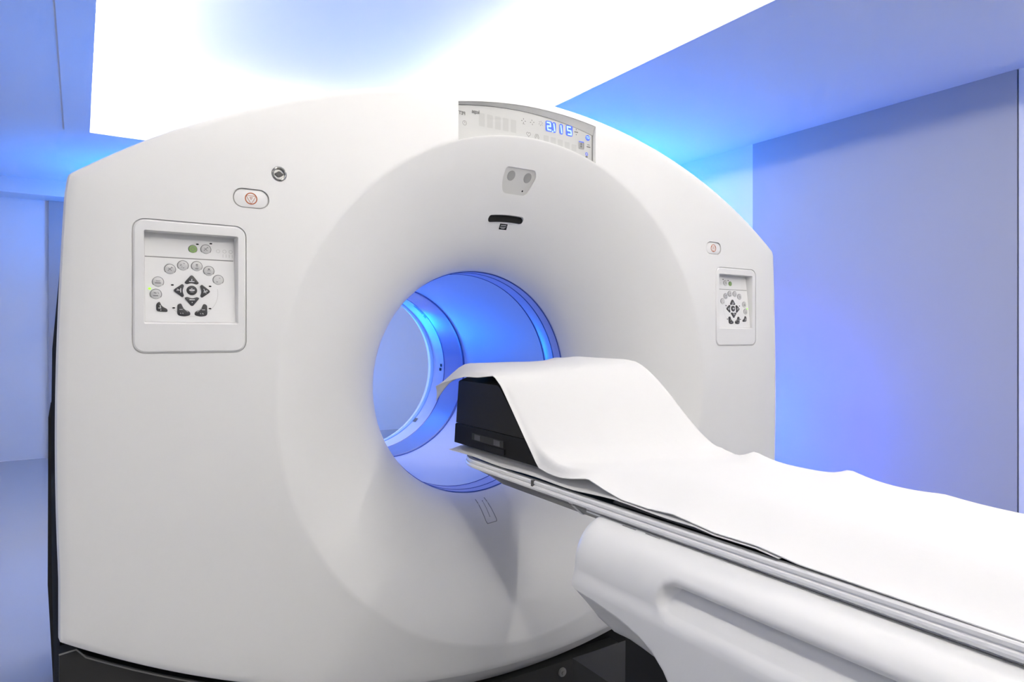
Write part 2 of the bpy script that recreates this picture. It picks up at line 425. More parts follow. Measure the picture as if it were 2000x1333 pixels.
# ring-shaped body: outline resampled by angle so the bore stays open
def poly_r(poly, th):
    dx, dz = cos(th), sin(th); best = 0
    for i in range(len(poly)):
        (x0, z0), (x1, z1) = poly[i-1], poly[i]; ex, ez = x1-x0, z1-z0; den = dx*ez-dz*ex
        if abs(den) < 1e-12: continue
        t = (x0*ez-z0*ex)/den; u_ = (x0*dz-z0*dx)/den
        if t > 0 and -1e-6 <= u_ <= 1+1e-6: best = max(best, t)
    return best
full = [(-1.085, -.94)]+body+[(1.085, -.94)]
tb = sorted([2*pi*i/240 for i in range(240)]+[atan2(z, x) % (2*pi) for x, z in full])
rows = []
for th in tb:
    R = poly_r(full, th); c_, s_ = cos(th), sin(th)
    rows.append([(r*c_, y, r*s_) for r, y in ((.72, .073), (R-.012, .073), (R, .09), (R, 1.44), (R-.02, 1.47), (.69, 1.47), (.69, 1.44), (.40, 1.38), (.375, .40), (.50, .15))])
k = len(rows[0]); mb = MB(); mb.add([p for r in rows for p in r], [(i*k+q, i*k+(q+1) % k, ((i+1) % len(rows))*k+(q+1) % k, ((i+1) % len(rows))*k+q) for i in range(len(rows)) for q in range(k)])
part(mb, 'rear_body', 'black', label='black side body behind the white cover')
mb = MB().prism([(-1.100, .01), (-1.104, -.02), (-1.105, -.36), (-1.094, -.60), (-1.08, -.62), (-1.08, .01)], .14, .5); part(mb, 'side_rail', 'dark')
# lower front panel following the cover's curved lower edge
lowtop = [(-1.084, -.462), (-1.056, -.459)]+[(x_, botz(x_)-.020) for x_ in [-1.04+i*.04 for i in range(20)]]
lp = [(-1.084, -.94)]+lowtop+[(-.28, -.80), (.34, -.80), (.34, -.94)]
mb = MB().prism(lp, .030, .072, bevel=.003); part(mb, 'lower_panel', 'dark')
ed = [(-1.073, -.003+.0, -.459)]
mb = MB().tube([(x, .030, z-.001) for x, z in lowtop], .0018); part(mb, 'panel_edge', 'dark_edge', label='thin pale edge along the top of the dark lower panel')
mb = MB().box((-1.03, .06, -.995), (1.03, 1.40, -.90)); part(mb, 'base', 'dark', smooth=False)
mb = MB().prism(circ(.121, -.83, .013), .024, .034, bevel=.003); mb.prism(circ(.121, -.83, .006, 6), .020, .03); part(mb, 'bolt', 'dark_edge')

# --- control panels
def button_outline(kind, cx, cz):
    if kind == 'up': P = [(0, .0105), (.0125, -.0055), (.0085, -.0085), (0, -.0055), (-.0085, -.0085), (-.0125, -.0055)]
    elif kind == 'down': P = [(0, -.0105), (.0125, .0065), (.0085, .0085), (0, .0055), (-.0085, .0085), (-.0125, .0065)]
    elif kind == 'left': P = [(-.0105, 0), (.0055, .0125), (.0085, .0095), (.0055, 0), (.0085, -.0095), (.0055, -.0125)]
    elif kind == 'right': P = [(.0105, 0), (-.0055, .0125), (-.0085, .0095), (-.0055, 0), (-.0085, -.0095), (-.0055, -.0125)]
    elif kind == 'heel_l': P = [(-.0105, -.010), (-.0100, .010), (-.004, .0125), (0, .002), (.0105, -.003), (.0115, -.009), (.002, -.012)]
    elif kind == 'heel_r': P = [(.0105, -.010), (.0100, .010), (.004, .0125), (0, .002), (-.0105, -.003), (-.0115, -.009), (-.002, -.012)]
    elif kind == 'heel_s': P = [(-.0085, -.008), (-.0085, .006), (-.003, .0105), (0, .002), (.0095, -.0035), (.0095, -.0085)]
    return [(cx+a*1.13, cz+b*1.13) for a, b in rpoly(P, .0055, 5)]
def bars(mb, cx, cz, items, y, mi=1):
    for x0, z0, x1, z1, w_ in items:
        for q in strip2([(cx+x0, cz+z0), (cx+x1, cz+z1)], w_): mb.add([(p[0], y, p[1]) for p in q], [(0, 1, 2, 3)], mi)
ICONS = [
    [(-.004, -.003, .003, .004, .0012), (-.003, .003, .003, -.003, .0012), (.002, .005, .005, .003, .0010)],
    [(-.005, 0, -.003, .002, .0018), (.001, .005, .003, .004, .0014), (0, -.005, .002, -.004, .0014), (-.002, -.004, -.002, -.002, .001)],
    [(-.002, .003, .002, .003, .003), (-.001, -.001, .002, -.001, .001), (-.003, -.005, .003, -.005, .0018)],
    [(-.002, .004, .002, .004, .003), (-.004, .0005, .004, .001, .001), (-.003, -.005, .003, -.005, .0020)],
    [(-.004, -.004, -.001, -.004, .0014), (.001, .004, .004, .004, .0010)],
    [(-.004, .002, .004, .002, .0014), (-.0055, -.002, .005, -.002, .0022)],
    [(-.004, .003, .001, .002, .002), (-.005, -.003, .004, -.003, .0020), (.003, .004, .005, .001, .001)],
]
def control_panel(sx, where):
    fx = lambda x, y, z: (-sx*x, y, z)
    mirror = lambda P: P if sx < 0 else [(-x, z) for x, z in P]
    x0, z0, x1, z1 = PAN; g = .0022
    # bezel frame with its sloping recess
    ox = rrect(x0+g, z0+g, x1-g, z1-g, .022); n = len(ox)
    hx0, hz0, hx1, hz1 = -.944, .170, -.768, .357
    hole = rrect(hx0, hz0, hx1, hz1, .003)
    fl = rrect(hx0+.001, hz0+.003, hx1-.004, hz1-.001, .003)
    fy = lambda z: .006+.021*(z-hz0)/(hz1-hz0)
    ins = rrect(x0+g+.003, z0+g+.003, x1-g-.003, z1-g-.003, .019)
    oo = rrect(x0+.0002, z0+.0002, x1-.0002, z1-.0002, .0238)
    loops = [[(x, .044, z) for x, z in oo], [(x, .0042, z) for x, z in oo], [(x, .0042, z) for x, z in ox], [(x, .001, z) for x, z in ox], [(x, -.0015, z) for x, z in ins], [(x, -.0015, z) for x, z in hole], [(x, .0, z) for x, z in rrect(hx0+.0005, hz0+.0015, hx1-.0005, hz1-.0005, .003)], [(x, fy(z), z) for x, z in fl]]
    mb = MB(); vs = [fx(*p) for L in loops for p in L]; fs = []
    for kk in range(len(loops)-1):
        for i in range(n): fs.append((kk*n+i, kk*n+(i+1) % n, (kk+1)*n+(i+1) % n, (kk+1)*n+i))
    fs.append([(len(loops)-1)*n+i for i in range(n)])
    mb.add(vs, fs)
    cp = part(mb, 'control_panel', 'shell_edge', label='control panel on the %s of the scanner face' % where)
    sub = lambda m_, nm, mt, lab=None, **k_: part(m_, nm, mt, cp, lab, **k_)
    # two plates: one with the keys and a strip above it
    def plate(za, zb, nm):
        P = [(hx0+.003, za), (hx1-.006, za), (hx1-.006, zb), (hx0+.003, zb)]
        m_ = MB(); m_.add([fx(x, fy(z)-.0012, z) for x, z in P]+[fx(x, fy(z)+.001, z) for x, z in P], [(0,1,2,3),(7,6,5,4),(0,4,5,1),(1,5,6,2),(2,6,7,3),(3,7,4,0)])
        sub(m_, nm, 'key_plate', smooth=False)
    plate(.1745, .3055, 'key_plate'); plate(.3075, .352, 'key_plate')
    m_ = MB().add([fx(x, fy(z)-.0003, z) for x, z in [(hx0+.003, .3050), (hx1-.006, .3050), (hx1-.006, .3080), (hx0+.003, .3080)]], [(0, 1, 2, 3)]); sub(m_, 'seam_line', 'groove', smooth=False)
    Y = lambda z: fy(z)-.0013
    # faint ring printed round the arrow keys
    m_ = MB()
    for q in strip2([(-.856+.050*cos(a), .236+.050*sin(a)) for a in [radians(-140+i*6) for i in range(26)]], .0008): m_.add([fx(p[0], Y(p[1])-.0002, p[1]) for p in q], [(0, 1, 2, 3)])
    sub(m_, 'printed_ring', 'pocket', smooth=False)
    for i, (cx, cz) in enumerate([(-.896, .282), (-.872, .291), (-.846, .291), (-.823, .282), (-.805, .264), (-.918, .255), (-.922, .230), (-.828, .328)]):
        y = Y(cz); r = .0098 if i < 7 else .0094
        m_ = MB().prism(circ(cx, cz, r), y-.0022, y+.001, fn=fx, bevel=.0012)
        m_.prism(circ(cx, cz, r+.0012), y-.0006, y+.0005, 1, fn=fx)
        t_ = MB(); bars(t_, cx, cz, ICONS[i % 7], y-.0024)
        m_.add([fx(*v) for v in t_.v], t_.f, 1)
        sub(m_, 'round_button', ['key_grey', 'key_icon'])
    cx, cz = -.853, .327; y = Y(cz)
    m_ = MB().prism(circ(cx, cz, .0078), y-.0022, y+.001, fn=fx, bevel=.0012); m_.prism(circ(cx, cz, .0088), y-.0006, y+.0005, 1, fn=fx)
    t_ = MB(); 
    for q in strip2([(cx-.0045, cz), (cx, cz+.0045), (cx+.0045, cz), (cx, cz-.0045)], .0012, True): t_.add([(p[0], y-.0024, p[1]) for p in q], [(0, 1, 2, 3)])
    m_.add([fx(*v) for v in t_.v], t_.f, 1); sub(m_, 'round_button', ['key_green', 'key_icon'], 'green round button with a diamond')
    y = Y(.240); m_ = MB().prism(circ(-.856, .240, .0100), y-.0026, y+.001, fn=fx, bevel=.0014)
    t_ = MB(); bars(t_, -.856, .240, [(-.005, .0005, .005, .0005, .0030), (-.002, .0035, .001, .0035, .0012), (-.003, -.003, .003, -.003, .0009)], y-.0028); m_.add([fx(*v) for v in t_.v], t_.f, 1)
    sub(m_, 'centre_button', ['key_dark', 'key_light'])
    AI = dict(up=[(-.005, -.0035, .005, -.0035, .0018), (0, -.002, 0, .002, .0016)], down=[(-.005, .0035, .005, .0035, .0018), (0, -.003, 0, -.001, .0016)],
              left=[(.003, -.004, .003, .005, .0016), (-.005, 0, .002, .001, .0012), (-.004, .003, -.001, .002, .001)], right=[(-.003, .005, .002, -.004, .0014), (-.003, -.003, .004, .002, .0014), (-.003, 0, .005, 0, .001)],
              heel_l=[(-.008, .001, -.002, .001, .0010), (-.006, -.006, -.005, -.008, .001), (-.002, -.006, -.001, -.008, .001), (-.001, .004, .008, -.004, .0007)],
              heel_r=[(.001, .001, .007, .001, .0010), (-.002, -.006, -.001, -.008, .001), (.002, -.006, .004, -.008, .0012), (-.008, -.004, .001, .004, .0007)],
              heel_s=[(-.006, -.002, -.001, -.002, .0014), (-.002, -.001, -.003, .004, .0014), (-.002, -.006, -.001, -.006, .003)])
    for kd, cx, cz in (('up', -.856, .262), ('down', -.856, .217), ('left', -.880, .239), ('right', -.831, .239), ('heel_l', -.872, .199), ('heel_r', -.839, .199), ('heel_s', -.912, .204)):
        y = Y(cz); m_ = MB().prism(button_outline(kd, cx, cz), y-.0026, y+.001, fn=fx, bevel=.0012)
        t_ = MB(); bars(t_, cx, cz, AI[kd], y-.0028); m_.add([fx(*v) for v in t_.v], t_.f, 1)
        sub(m_, 'arrow_button', ['key_dark', 'key_light'])
    for cx, cz in ((-.844, .338), (-.818, .341), (-.892, .250), (-.821, .250), (-.890, .203), (-.822, .203)):
        y = Y(cz); sub(MB().prism(rrect(cx-.0026, cz-.0013, cx+.0026, cz+.0013, .0012, 4), y-.0005, y+.0005, fn=fx), 'indicator_lamp', 'black', smooth=False)
    y = Y(.241); sub(MB().prism(circ(-.933, .241, .0026, 14, .0022), y-.0008, y+.0005, fn=fx), 'indicator_lamp', 'led', 'lit green indicator')
    # unlit three-digit readout
    m_ = MB()
    for i in range(3):
        cx = -.804+i*.0125
        for q in strip2(circ(cx, .326, .0035, 12), .0010, True): m_.add([fx(p[0], Y(p[1])-.0002, p[1]) for p in q], [(0, 1, 2, 3)])
        if i:
            for dx_ in (-.003, .003):
                for q in strip2([(cx+dx_, .320), (cx+dx_, .313)], .0010): m_.add([fx(p[0], Y(p[1])-.0002, p[1]) for p in q], [(0, 1, 2, 3)])
    sub(m_, 'readout', 'pocket', smooth=False)
    # emergency stop
    m_ = MB().prism(mirror(rrect(-.7765, .4225, -.7065, .4605, .0185)), .0015, .0078, bevel=.0016); 
    es = part(m_, 'emergency_stop', 'shell_edge', label='white oblong emergency button with an orange triangle mark on the %s' % where)
    s_ = -sx; bx, bz = -.7415, .4415; y = .0010
    m_ = MB()
    def rib(path, w_, cl):
        for q in strip2(path, w_, cl): m_.add([(s_*p[0], y, p[1]) for p in q]+[(s_*p[0], y+.0008, p[1]) for p in q], [(0, 1, 2, 3), (7, 6, 5, 4), (0, 1, 5, 4), (2, 3, 7, 6)])
    rib(circ(bx, bz, .0118, 36), .0019, True)
    rib([(bx+.0118*cos(radians(a)), bz+.0118*sin(radians(a))) for a in (150, 30, 270)], .0016, True)
    rib([(bx+.0030*cos(radians(a)), bz+.0012+.0030*sin(radians(a))) for a in (150, 30, 270)], .0014, True)
    part(m_, 'triangle_mark', 'orange', es, smooth=False)
control_panel(-1, 'left'); control_panel(1, 'right')

# --- key lock
mb = MB().lathe([(.0158, .011), (.0155, -.001), (.0135, -.0025), (.0118, -.001), (.0112, .004), (.0002, .004)], 40, c=(-.683, .502)); lk = part(mb, 'key_lock', 'steel')
mb = MB().prism(rrect(-.6915, .4995, -.6745, .5045, .002), .0005, .0045); mb.prism(circ(-.683, .502, .0062), .0012, .0045); part(mb, 'keyhole', 'key_dark', lk)

# --- display panel
kk = 1.5115/1.51
def dp(x, z, y=.0285): return ((x+XC)*kk-XC, y-.0165, (z-.147)*kk+.147)
dpl = [(dx0-.0+(dx1-dx0)*i/24, disp_top(dx0+(dx1-dx0)*i/24)) for i in range(25)]+[(dx1-(dx1-dx0)*i/24, sqrt(.6915**2-(dx1-(dx1-dx0)*i/24)**2)) for i in range(25)]
mb = MB().prism([(x, z-.0003) for x, z in dpl], .0125, .0135); DPn = part(mb, 'display_panel', 'screen', smooth=False, label='curved grey display strip with lit blue digits')
def dsub(m_, nm, mt, lab=None): return part(m_, nm, mt, DPn, lab, smooth=False)
def dpoly_add(m_, quads, y=.0284, mi=0):
    for q in quads: m_.add([dp(p[0], p[1], y) for p in q], [list(range(len(q)))], mi)
lz = lambda x: .7645-.45*(x+.02)**2
m_ = MB().grid([[(x, .0118, lz(x)), (x, .0012, disp_top(x)-.0006)] for x in [-.2355+.01908*i for i in range(25)]]); dsub(m_, 'hood_strip', 'pocket', 'sloping grey strip along the top of the display')
m_ = MB(); dpoly_add(m_, strip2([(x, lz(x)) for x in [-.2355+.01908*i for i in range(25)]], .0026)); dpoly_add(m_, strip2([(.2185, .738), (.2185, .664)], .0016)); dsub(m_, 'border_line', 'black')
# lit digits, as seen: mirrored glyphs
SEG = dict(a=((0, 1), (1, 1)), b=((1, 1), (1, .5)), c=((1, .5), (1, 0)), d=((0, 0), (1, 0)), e=((0, .5), (0, 0)), f=((0, 1), (0, .5)), g=((0, .5), (1, .5)))
def digit(segs, x, z, w_, h, th, lean=.003):
    halo = MB(); m_ = MB()
    xs = [p for s in segs for p in SEG[s]]
    X = lambda u_, v_: x+u_*w_+lean*(.5-v_)
    for s in segs:
        (a, b), (c, d_) = SEG[s]
        P = [(X(a, b), z+b*h), (X(c, d_), z+d_*h)]
        A, B_ = Vector(P[0]), Vector(P[1]); t = (B_-A).normalized()
        dpoly_add(m_, strip2([tuple(A-t*th*.3), tuple(B_+t*th*.3)], th), .0275)
    x0 = min(X(p[0], p[1]) for p in xs); x1 = max(X(p[0], p[1]) for p in xs)
    dpoly_add(halo, [rrect(x0-th*1.2, z-th*1.2, x1+th*1.2, z+h+th*1.2, th*1.3, 5)], .0281)  # halo of light round the digit, drawn as a faintly emitting patch
    dsub(halo, 'digit_halo', 'halo', 'soft blue halo around the digit, made as a glowing patch'); dsub(m_, 'digit', 'digit')
digit('abged', .054, .728, .011, .020, .0042)
digit('bc', .066, .7275, .012, .020, .0042)
m_ = MB(); dpoly_add(m_, [circ(.0730, .7255, .0024, 10)], .0275); dsub(m_, 'decimal_point', 'digit')
digit('bc', .091, .727, .012, .020, .0042)
digit('afgcd', .126, .727, .012, .021, .0042)
def dtext(s, x, z, size, mt, nm='printed_text', mirror=True, bold=0, y=.0282):
    vs, fs = text_polys(s, size, mirror, bold); m_ = MB().add([dp(x+a, z+b, y) for a, b in vs], fs); return dsub(m_, nm, mt)
dtext('PET', -.220, .724, .0125, 'screen_print', bold=.0003); dtext('kcps', -.179, .735, .0130, 'screen_print', bold=.0004)
m_ = MB(); dpoly_add(m_, [circ(.201, .728, .0085, 22)], .0281); dsub(m_, 'ct_lamp', 'halo', 'round lit blue indicator')
dtext('CT', .201, .728, .0090, 'digit', bold=.0004, y=.0274)
# small pictograms
m_ = MB(); dpoly_add(m_, strip2(circ(-.212, .700, .0058, 20), .0009, True)); dpoly_add(m_, strip2([(-.212, .704), (-.212, .700), (-.209, .700)], .0009)); dsub(m_, 'clock_symbol', 'screen_print')
for i, (cx, cz, nm) in enumerate(((-.027, .738, 'laser_symbol'), (.002, .739, 'cross_symbol'), (.031, .741, 'ray_symbol'))):
    m_ = MB()
    for a in range(0, 360, 60 if i == 2 else 90):
        r = radians(a+10*i); P = [(cx+.0035*cos(r), cz+.0035*sin(r)), (cx+.0075*cos(r), cz+.0075*sin(r))]
        dpoly_add(m_, strip2(P, .0018 if i < 2 else .0012))
    if i == 0: dpoly_add(m_, strip2([(cx-.004, cz-.0085), (cx+.005, cz-.0085)], .0008))
    dsub(m_, nm, 'screen_print')
heart = [(.0072*(sin(t)**3)-.010, .704+.0066*(.8125*cos(t)-.3125*cos(2*t)-.125*cos(3*t)-.0625*cos(4*t))) for t in [2*pi*i/30 for i in range(30)]]
m_ = MB(); dpoly_add(m_, strip2(heart, .0010, True)); dsub(m_, 'heart_symbol', 'screen_print')
m_ = MB()
for s_ in (-1, 1): dpoly_add(m_, strip2([(.018+s_*a, .703+b) for a, b in ((.001, .006), (.004, .005), (.007, -.003), (.006, -.007), (.003, -.004), (.002, 0))], .0010, True))
dsub(m_, 'lung_symbol', 'screen_print')
for cx, cz, hz in ((.158, .738, 1), (.204, .702, 0)):
    m_ = MB(); dpoly_add(m_, strip2([(cx-.007, cz), (cx+.007, cz)], .0026))
    dpoly_add(m_, [[(cx-.0022, cz+.006), (cx+.0022, cz+.006), (cx, cz+.0095)], [(cx-.0022, cz-.006), (cx+.0022, cz-.006), (cx, cz-.0095)]] if hz else [[(cx-.005, cz+.006), (cx-.001, cz+.004), (cx-.001, cz+.008)], [(cx+.005, cz+.006), (cx+.001, cz+.004), (cx+.001, cz+.008)]])
    dsub(m_, 'travel_symbol', 'screen_print')
m_ = MB(); dpoly_add(m_, strip2([(.193, .672), (.201, .672)], .004)); dsub(m_, 'lamp_symbol', 'screen_print')
m_ = MB(); dpoly_add(m_, [rrect(.167, .691, .187, .7135, .001)], .0283); dpoly_add(m_, strip2([(.1675, .7125), (.1865, .7125)], .003), .0280, 1); dpoly_add(m_, strip2([(.186, .711), (.186, .694)], .002), .0280, 2); dpoly_add(m_, [circ(.176, .706, .003), circ(.176, .699, .003)], .0280, 2)
dsub(m_, 'patient_icon', ['lens', 'halo', 'screen_print'])
m_ = MB(); dpoly_add(m_, strip2(circ(.197, .680, .0040, 14), .0022, True), .0282); dsub(m_, 'lamp_icon', 'halo')
for x in (-.16, -.135, -.11, -.085, -.06):
    m_ = MB(); dpoly_add(m_, [rrect(x-.009, .700, x+.009, .735, .002)], .0286); dsub(m_, 'unlit_segment', 'screen_faint')
for x in (.05, .075, .10, .125, .15):
    m_ = MB(); dpoly_add(m_, [rrect(x-.009, .690-.35*(x*x), x+.009, .712-.5*x*x, .002)], .0286); dsub(m_, 'unlit_segment', 'screen_faint')

# --- camera pocket, laser slot and marks on the flare
CF = lambda x, y, z: (x, cplane(z, y), z)
mb = MB().prism(camp, .0062, .0072, fn=CF); cpk = part(mb, 'camera_pocket', 'pocket', smooth=False)
for cx, cz in ((-.042, .593), (.013, .593)):
    part(MB().prism(circ(cx, cz, .0125), .0052, .0065, bevel=.0005, fn=CF), 'lens_window', 'lens', cpk)
part(MB().prism(circ(.009, .559, .0024, 12), .0055, .0065, fn=CF), 'microphone_hole', 'black', cpk)
mb = MB().prism(slotp, .121, .1315); part(mb, 'laser_window', 'black', label='black curved slot above the bore')
def onflare(x, z, lift=.0012):
    r = hypot(x, z); return (x, flareD(r)-lift, z)
tp = [(-.0285, .4715), (-.0020, .4715), (.0010, .4570), (-.0255, .4570)]
def quadmap(u_, v_, lift): 
    a = Vector(tp[0]).lerp(Vector(tp[1]), u_); b = Vector(tp[3]).lerp(Vector(tp[2]), u_); p = a.lerp(b, v_); return onflare(p.x, p.y, lift)
mb = MB().grid([[quadmap(i/6, j/6, .0010) for i in range(7)] for j in range(7)]); wt = part(mb, 'warning_tag', 'black', label='small black tag below the slot')
mb = MB()
for v_, u0, u1, h in ((.28, .12, .88, .10), (.56, .10, .85, .05), (.68, .10, .80, .05), (.80, .25, .70, .05)):
    mb.add([quadmap(u0, v_-h/2, .0016), quadmap(u1, v_-h/2, .0016), quadmap(u1, v_+h/2, .0016), quadmap(u0, v_+h/2, .0016)], [(0, 1, 2, 3)])
part(mb, 'tag_print', 'key_light', wt, smooth=False)
def dens(P, n=10, closed=False):
    o = []; L = len(P)
    for i in range(L if closed else L-1):
        a, b = Vector(P[i]), Vector(P[(i+1) % L]); o += [tuple(a.lerp(b, k_/n)) for k_ in range(n)]
    if not closed: o.append(P[-1])
    return o
mb = MB().tube([onflare(x, z, .0003) for x, z in dens([(-.0285, -.3595), (-.0370, -.407), (-.0355, -.413), (-.001, -.411), (.0015, -.406), (.005, -.3590)], 8)], .0011, seg=6)
mb.tube([onflare(x, z, .0003) for x, z in dens([(-.009, -.364), (-.0165, -.399)], 8)], .0007, seg=6)
mb.tube([onflare(-.009, -.364, .0003), onflare(-.0092, -.365, .0003)], .0014, seg=6); mb.tube([onflare(-.0165, -.398, .0003), onflare(-.0167, -.399, .0003)], .0014, seg=6)
part(mb, 'hatch_outline', 'lens', label='thin outline of a small hatch below the bore')

# ------------------------------------------------------------------ the patient table
TB = thing('patient_table', (XC, .15, 0), 'long white patient table with silver rails sliding into the scanner', 'table')
TOF = (XC, 0, CAMZ)     # x from the axis, y as is, z from the camera's height
def tpart(mb, name, mats, parent=TB, label=None, **k_): return mb.build(name, mats, parent, TOF, label=label, **k_)
YE = -1.35
def body_row(D):
    zb = interp([(.70, -.615), (.74, -.585), (.77, -.566), (.80, -.560), (.86, -.556), (.93, -.553), (.97, -.535), (.995, -.512), (1.013, -.490)], D)
    zs = interp([(.70, -.600), (.735, -.560), (.755, -.534), (.78, -.514), (.81, -.500), (.86, -.488), (.93, -.480), (1.013, -.474)], D)
    fx_ = interp([(.70, .03), (.80, .055), (.90, .062), (.98, .045), (1.013, .02)], D)
    e = max(0, D-.975)/.038; rnd = .035*(1-sqrt(max(0, 1-e*e)))
    top = -.3525-.012*(1-sqrt(max(0, 1-min(1, max(0, D-.985)/.028)**2)))
    P = [(-.10, top), (-.185, top)]
    for i in range(1, 15):
        a = pi/2*i/14; P.append((-.190-.072*sin(a)**1.0, top-.085*(1-cos(a))))
    z1 = P[-1][1]
    zm = -.468
    for i in range(1, 91):
        z = z1+(zm-z1)*i/90; x = -.262-.006*smooth(z1, -.47, z); P.append((x, z))
    for i in range(1, 13): P.append((-.268, zm+(zs-zm)*i/12))
    for i in range(1, 9):
        t = i/8; P.append((-.268+fx_*t, zs+(zb-zs)*t))
    P.append((-.10, zb-.004))
    out_ = []
    zc = -.427; hh = .032
    for x, z in P:
        d_ = hh-hypot(max(0, D-.745)*.9, z-zc)
        if d_ > 0 and x < -.18:
            v = .5+.5*(zc-z)/max(.006, sqrt(max(0, hh*hh-(max(0, D-.745)*.9)**2)))      # 0 at the upper lip
            x += .034*smooth(0, .016, d_)*(1-.92*smooth(.10, .95, v))
        out_.append((x+rnd, z))
    return out_
Ds = [YE]+[YE+.05*i for i in range(1, 37)]+[.47+.01*i for i in range(24)]+[.70+.0025*i for i in range(40)]+[.80+.012*i for i in range(15)]+[.977, .984, .991, .998, 1.004, 1.009, 1.0128]
Ds = sorted(set(round(x, 4) for x in Ds))
mb = MB(); rowsL = []
for D in Ds:
    P = body_row(D); rowsL.append([(x, D, z) for x, z in P]+[(-x, D, z) for x, z in reversed(P)])
mb.grid(rowsL, wrap=True); mb.cap(rowsL[0]); mb.cap(rowsL[-1][::-1])
tpart(mb, 'table_body', 'table', ang=80)
for u0 in (0, .06): tpart(MB().box((-.2005, .925-u0-.035, -.3565), (-.1985, .925-u0, -.3525)), 'body_seam', 'groove', smooth=False)
# cradle hull and rails
def plan(D, w_, D0, D1):
    if D <= D0: return w_
    e = (D-D0)/(D1-D0); return w_*sqrt(max(0, 1-e**2.6))
Dc = [YE-.05, -1, -.5, 0, .3, .6, .9, 1.1, 1.3, 1.4]+[1.42+.02*i for i in range(9)]+[1.60, 1.615, 1.63, 1.64, 1.648, 1.653, 1.656]
rowsL = []
for D in Dc:
    k_ = plan(D, 1, 1.46, 1.66); dz = .035*interp([(1.42, 0), (1.66, 1)], D)
    P = [(-.187*k_, -.334), (-.186*k_, -.349), (-.172*k_, -.362+dz*.3), (-.150*k_, -.380+dz), (-.10*k_, -.386+dz)]
    rowsL.append([(x, D, z) for x, z in P]+[(-x, D, z) for x, z in reversed(P)])
mb = MB().grid(rowsL, wrap=True); mb.cap(rowsL[0]); mb.cap(rowsL[-1][::-1]); tpart(mb, 'cradle', 'hull', label='dark grey sliding cradle')
for sx, nm in ((-1, 'near'), (1, 'far')):
    mb = MB(); rowsL = []
    prof_ = [(-.182, -.3270), (-.1925, -.3275), (-.1945, -.3300), (-.1945, -.3345), (-.1925, -.3360), (-.1925, -.3372), (-.1965, -.3390), (-.1975, -.3425), (-.1965, -.3470), (-.190, -.3495), (-.180, -.3495)]
    for D in Dc[:-3]:
        k_ = plan(D, 1, 1.46, 1.66); sh = (1-k_)*.192
        rowsL.append([(sx*-(x+sh) if sx > 0 else x+sh, D, z) for x, z in prof_])
    mb.grid(rowsL, wrap=True); mb.cap(rowsL[0]); mb.cap(rowsL[-1][::-1]); rl = tpart(mb, 'side_rail', 'metal', ang=20)
    if sx < 0:
        mb = MB().box((-.1985, 1.222, -.3400), (-.19, 1.228, -.3265)); mb.box((-.1980, .2, -.3500), (-.1960, 1.20, -.3492)); tpart(mb, 'rail_joint', 'hull', rl, smooth=False)
mb = MB().add([(-.176, 1.235, -.352), (-.150, 1.215, -.3815), (-.150, 1.085, -.3815), (-.168, 1.11, -.366)], [(0, 1, 2, 3)]); 
# metal stripe standing in for a reflection, and inner runner under the rail
mb = MB().prism([(-.186, -.350), (-.150, -.3825), (-.145, -.3825), (-.18, -.350)], 1.10, 1.112, fn=lambda x, y, z: (x, y, z)); tpart(mb, 'reflection_stripe', 'metal')
mb = MB().box((-.188, .3, -.358), (-.12, 1.045, -.3495)); mb.box((.12, .3, -.358), (.188, 1.045, -.3495)); tpart(mb, 'runner', 'metal', smooth=False)
# pedestal
mb = MB().box((-.200, -.6, -1.10), (.200, .915, -.545)); tpart(mb, 'pedestal', 'table_dark', smooth=False)
mb = MB().box((-.26, -.8, -1.13), (.26, 1.10, -1.08)); tpart(mb, 'pedestal_base', 'table_dark', smooth=False)
mb = MB().box((-.13, .915, -1.10), (.2, 1.16, -.72)); tpart(mb, 'drive_housing', 'dark', smooth=False)
mb = MB().box((-.198, .90, -.5605), (-.185, .935, -.552)); tpart(mb, 'pedestal_tab', 'table', smooth=False)

# ------------------------------------------------------------------ mattress, liner, block and sheet
# liner: thin white layer under the black block, coming out along the near edge of the table
def thick_sheet(fn, us, vs_, t):
    top = [[Vector(fn(u_, v_)) for v_ in vs_] for u_ in us]; bot = [[p-Vector((0, 0, t)) for p in r] for r in top]
    m_ = MB(); nu, nv = len(us), len(vs_)
    V = [p for r in top for p in r]+[p for r in bot for p in r]; o = nu*nv; F = []
    for i in range(nu-1):
        for j in range(nv-1):
            a, b, c, d_ = i*nv+j, i*nv+j+1, (i+1)*nv+j+1, (i+1)*nv+j
            F += [(a, b, c, d_), (o+d_, o+c, o+b, o+a)]
    for i in range(nu-1):
        for j in (0, nv-1): F.append((i*nv+j, (i+1)*nv+j, o+(i+1)*nv+j, o+i*nv+j))
    for j in range(nv-1):
        for i in (0, nu-1): F.append((i*nv+j, i*nv+j+1, o+i*nv+j+1, o+i*nv+j))
    m_.add(V, F); return m_
def liner(D, x):
    D2 = D
    base = interp([(.80, -.2845), (.94, -.2845), (.985, -.2982), (1.2, -.2985), (1.60, -.3075), (1.64, -.3115)], D)
    ax = abs(x); edge = interp([(.6, -.316), (.95, -.313), (1.08, -.318), (1.25, -.319), (1.64, -.318)], D)
    z = base+(edge-base)*smooth(.150, .1925, ax)
    z += .0015*sin(D*23+x*9)*smooth(.14, .19, ax)
    return (x, D2, z)

